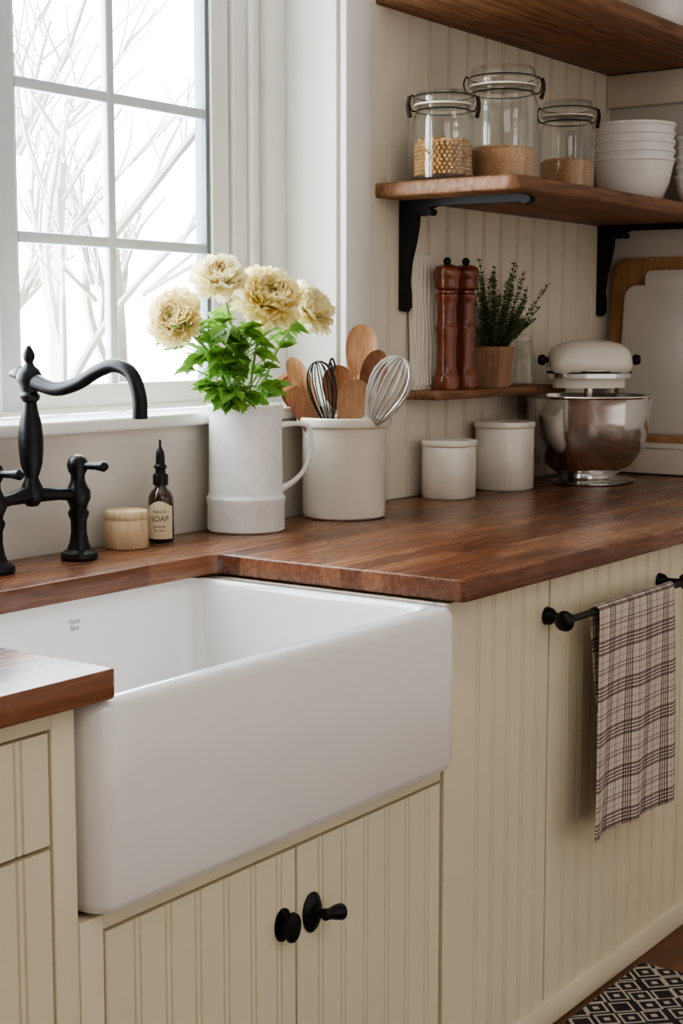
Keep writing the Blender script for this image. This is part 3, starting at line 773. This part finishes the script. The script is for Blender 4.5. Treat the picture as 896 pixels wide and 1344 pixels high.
# ------------------------------------------------------------------ towel rail + towel
tr = group('towel_bar')
BY, BZ = -.808, .797
tube('bar', [(.335, BY, BZ), (.86, BY, BZ)], .0065, M_BLACK, parent=tr, smooth=False, n=16)
for x in (.355, .845):
    tube('post', [(x, YF-.0005, BZ), (x, YF-.012, BZ), (x, YF-.02, BZ), (x, BY, BZ)], [.017, .015, .008, .009], M_BLACK, parent=tr, n=16, smooth=False)
for x, s in ((.335, -1), (.86, 1)):
    tube('finial', [(x, BY, BZ), (x+s*.006, BY, BZ), (x+s*.008, BY, BZ), (x+s*.016, BY, BZ), (x+s*.022, BY, BZ)], [.008, .016, .019, .017, .006], M_BLACK, parent=tr, n=18, smooth=False)

mt, nt, b = new_mat('plaid_linen')
b.inputs['Roughness'].default_value = .9
tc = N(nt, 'ShaderNodeTexCoord'); sp_ = N(nt, 'ShaderNodeSeparateXYZ')
uvn = N(nt, 'ShaderNodeUVMap'); uvn.uv_map = 'UVMap'
nt.links.new(uvn.outputs[0], sp_.inputs[0])
def stripes(axis, period, segs):
    fr = N(nt, 'ShaderNodeMath', operation='DIVIDE'); nt.links.new(sp_.outputs[axis], fr.inputs[0]); fr.inputs[1].default_value = period
    f2 = N(nt, 'ShaderNodeMath', operation='FRACT'); nt.links.new(fr.outputs[0], f2.inputs[0])
    cr = N(nt, 'ShaderNodeValToRGB'); cr.color_ramp.interpolation = 'CONSTANT'
    e = cr.color_ramp.elements; e[0].position = 0; e[0].color = (0, 0, 0, 1); e[1].position = segs[0][0]; e[1].color = (segs[0][2],)*3+(1,)
    x = e.new(segs[0][1]); x.color = (0, 0, 0, 1)
    for a, c, v in segs[1:]:
        x = e.new(a); x.color = (v,)*3+(1,); x = e.new(c); x.color = (0, 0, 0, 1)
    nt.links.new(f2.outputs[0], cr.inputs[0]); return cr
SG = [(.05, .11, .8), (.15, .19, .9), (.23, .27, .9), (.31, .37, .8), (.48, .50, .45), (.62, .67, .5), (.72, .75, .7), (.88, .90, .45)]
sx_ = stripes(0, .080, SG); sy_ = stripes(1, .085, SG)
ad = N(nt, 'ShaderNodeMath', operation='ADD'); nt.links.new(sx_.outputs[0], ad.inputs[0]); nt.links.new(sy_.outputs[0], ad.inputs[1])
cr = N(nt, 'ShaderNodeValToRGB'); e = cr.color_ramp.elements
e[0].position = 0; e[0].color = lin((216, 204, 192)); e[1].position = 1.0; e[1].color = lin((80, 64, 64)); x = e.new(.5); x.color = lin((134, 114, 108))
hf = N(nt, 'ShaderNodeMath', operation='MULTIPLY'); hf.inputs[1].default_value = .62
nt.links.new(ad.outputs[0], hf.inputs[0]); nt.links.new(hf.outputs[0], cr.inputs[0]); nt.links.new(cr.outputs[0], b.inputs['Base Color'])
nz = N(nt, 'ShaderNodeTexNoise'); nz.inputs['Scale'].default_value = 900; nt.links.new(tc.outputs['Object'], nz.inputs['Vector'])
bp = N(nt, 'ShaderNodeBump'); bp.inputs['Strength'].default_value = .3; bp.inputs['Distance'].default_value = .001
nt.links.new(nz.outputs['Fac'], bp.inputs['Height']); nt.links.new(bp.outputs[0], b.inputs['Normal'])
def towel():
    xa, xb = .445, .785; nx = 72
    path = []
    R_ = .0105; zf = .370; zbk = .56
    n1 = 44
    for i in range(n1+1): path.append((BY-R_, zf+(BZ-zf)*i/n1, 1-i/n1))
    for i in range(1, 8):
        a = math.pi-math.pi*i/8; path.append((BY+R_*math.cos(a), BZ+R_*math.sin(a), 0))
    for i in range(n1+1): path.append((BY+R_, BZ-(BZ-zbk)*i/n1, .5*i/n1))
    V = []; F = []; UV = []
    d = 0; prev = None
    for (y, z, s) in path:
        if prev: d += math.hypot(y-prev[0], z-prev[1])
        prev = (y, z)
        for i in range(nx+1):
            u = i/nx; front = y < BY-.005
            x = xa+(xb-xa)*u
            if not front: x = xa+(xb-xa)*(u*(1-.34*s)+.30*s)
            fold = (.5+.5*math.sin(u*13+.6+1.2*s))*.013*s**.7+math.sin(u*27+1)*.002*s
            xx = x+((-.034)*s*(1-u)+.004*s*math.sin(u*3+z*6)-.004*s if front else 0)
            yy = y-(fold+.003*s if front else -0.0)
            if not front: yy = min(y+.004*s, YF-.004)
            if u > .93 and front: yy += .004*(u-.93)/.07
            V.append((xx, yy, z-(.008*u*s if front else 0)+(.003*math.sin(u*6))*s)); UV.append((x*1.0, d))
    w_ = nx+1
    for j in range(len(path)-1):
        for i in range(nx): F.append((j*w_+i, j*w_+i+1, (j+1)*w_+i+1, (j+1)*w_+i))
    ob = finish('plaid_dish_towel', V, F, mt, angle=180)
    uvl = ob.data.uv_layers.new(name='UVMap')
    for lp in ob.data.loops: uvl.data[lp.index].uv = UV[lp.vertex_index]
    so = ob.modifiers.new('thickness', 'SOLIDIFY'); so.thickness = .003; so.offset = 0
towel()

# ------------------------------------------------------------------ rug
mr_, nt, b = new_mat('patterned_rug')
b.inputs['Roughness'].default_value = .95
tc = N(nt, 'ShaderNodeTexCoord'); mp = N(nt, 'ShaderNodeMapping'); mp.inputs['Scale'].default_value = (13, 13, 13); mp.inputs['Rotation'].default_value = (0, 0, .78)
nt.links.new(tc.outputs['Object'], mp.inputs['Vector'])
vo = N(nt, 'ShaderNodeTexVoronoi'); vo.distance = 'CHEBYCHEV'; vo.inputs['Scale'].default_value = 1.6; vo.inputs['Randomness'].default_value = .35
nt.links.new(mp.outputs[0], vo.inputs['Vector'])
sn = N(nt, 'ShaderNodeMath', operation='MULTIPLY'); sn.inputs[1].default_value = 20; nt.links.new(vo.outputs['Distance'], sn.inputs[0])
s2 = N(nt, 'ShaderNodeMath', operation='SINE'); nt.links.new(sn.outputs[0], s2.inputs[0])
cr = N(nt, 'ShaderNodeValToRGB'); e = cr.color_ramp.elements; e[0].position = .45; e[0].color = lin((40, 39, 46)); e[1].position = .6; e[1].color = lin((190, 182, 170))
nt.links.new(s2.outputs[0], cr.inputs[0]); nt.links.new(cr.outputs[0], b.inputs['Base Color'])
rug = rrloft('patterned_rug', [(-1.0, .74, -1.9, -.785, .01, .001), (-1.0, .74, -1.9, -.785, .01, .010)], mr_, n=2)

# ------------------------------------------------------------------ trees outside
rnd = random.Random(33)
def branch(geos, a, d, L, r, lvl):
    e = a+d*L; m_ = a+d*L*.5+Vector((rnd.uniform(-.06, .06), rnd.uniform(-.06, .06), 0))*L
    geos.append(tube_geo([a, m_, e], [r, r*.8, r*.55], 6, sub=4))
    if lvl == 0: return
    for k in range(4):
        t = rnd.uniform(.3, 1); b_ = a.lerp(e, t)
        dd = (d+Vector((rnd.uniform(-1, 1), rnd.uniform(-1, 1), rnd.uniform(-.1, .8)))*.75).normalized()
        branch(geos, b_, dd, L*rnd.uniform(.45, .7), r*.5, lvl-1)
for (x, y, r) in [(4.15, 4.5, .06), (5.4, 6.9, .09), (8.3, 8.2, .11)]:
    g = []; branch(g, Vector((x, y, -.3)), Vector((rnd.uniform(-.12, .12), 0, 1)).normalized(), 2.6, r, 3)
    multi('bare_tree', g, M_TREE)

# ------------------------------------------------------------------ world + lights
wd = bpy.data.worlds.new('overcast_sky'); scene.world = wd; wd.use_nodes = True
nt = wd.node_tree; bg = nt.nodes['Background']
tc = N(nt, 'ShaderNodeTexCoord'); sp2 = N(nt, 'ShaderNodeSeparateXYZ'); nt.links.new(tc.outputs['Generated'], sp2.inputs[0])
mr = N(nt, 'ShaderNodeMapRange'); mr.inputs['From Min'].default_value = -.12; mr.inputs['From Max'].default_value = .12
mr.inputs['To Min'].default_value = .95; mr.inputs['To Max'].default_value = 18.0; mr.interpolation_type = 'SMOOTHSTEP'
nt.links.new(sp2.outputs['Y'], mr.inputs['Value']); nt.links.new(mr.outputs[0], bg.inputs['Strength'])
mc = N(nt, 'ShaderNodeMix', data_type='RGBA')
mc.inputs[6].default_value = lin((255, 245, 235)); mc.inputs[7].default_value = lin((240, 247, 255))
m01 = N(nt, 'ShaderNodeMapRange'); m01.inputs['From Min'].default_value = -.15; m01.inputs['From Max'].default_value = .35
nt.links.new(sp2.outputs['Y'], m01.inputs['Value']); nt.links.new(m01.outputs[0], mc.inputs[0]); nt.links.new(mc.outputs[2], bg.inputs['Color'])

def area(name, loc, target, sx, sy, e, col=(1, 1, 1)):
    l = bpy.data.lights.new(name, 'AREA'); l.shape = 'RECTANGLE'; l.size = sx; l.size_y = sy; l.energy = e; l.color = col
    o = bpy.data.objects.new(name, l); COL.objects.link(o); o.location = loc
    o.rotation_euler = (Vector(target)-Vector(loc)).to_track_quat('-Z', 'Y').to_euler()
area('added_ceiling_fill', (-1.2, -2.4, 2.55), (-.6, -1.4, 0), 1.2, 1.2, 14, (1, .95, .88))  # added fill light, out of view, to brighten the room

# ------------------------------------------------------------------ camera
cam = bpy.data.cameras.new('camera'); co = bpy.data.objects.new('camera', cam); COL.objects.link(co)
cam.sensor_fit = 'HORIZONTAL'; cam.sensor_width = 36; cam.lens = 1984/896*36
co.location = (-2.066, -2.052, 1.306)
co.rotation_euler = (math.radians(90-6.67), 0, math.radians(-54))
cam.clip_start = .05
scene.camera = co
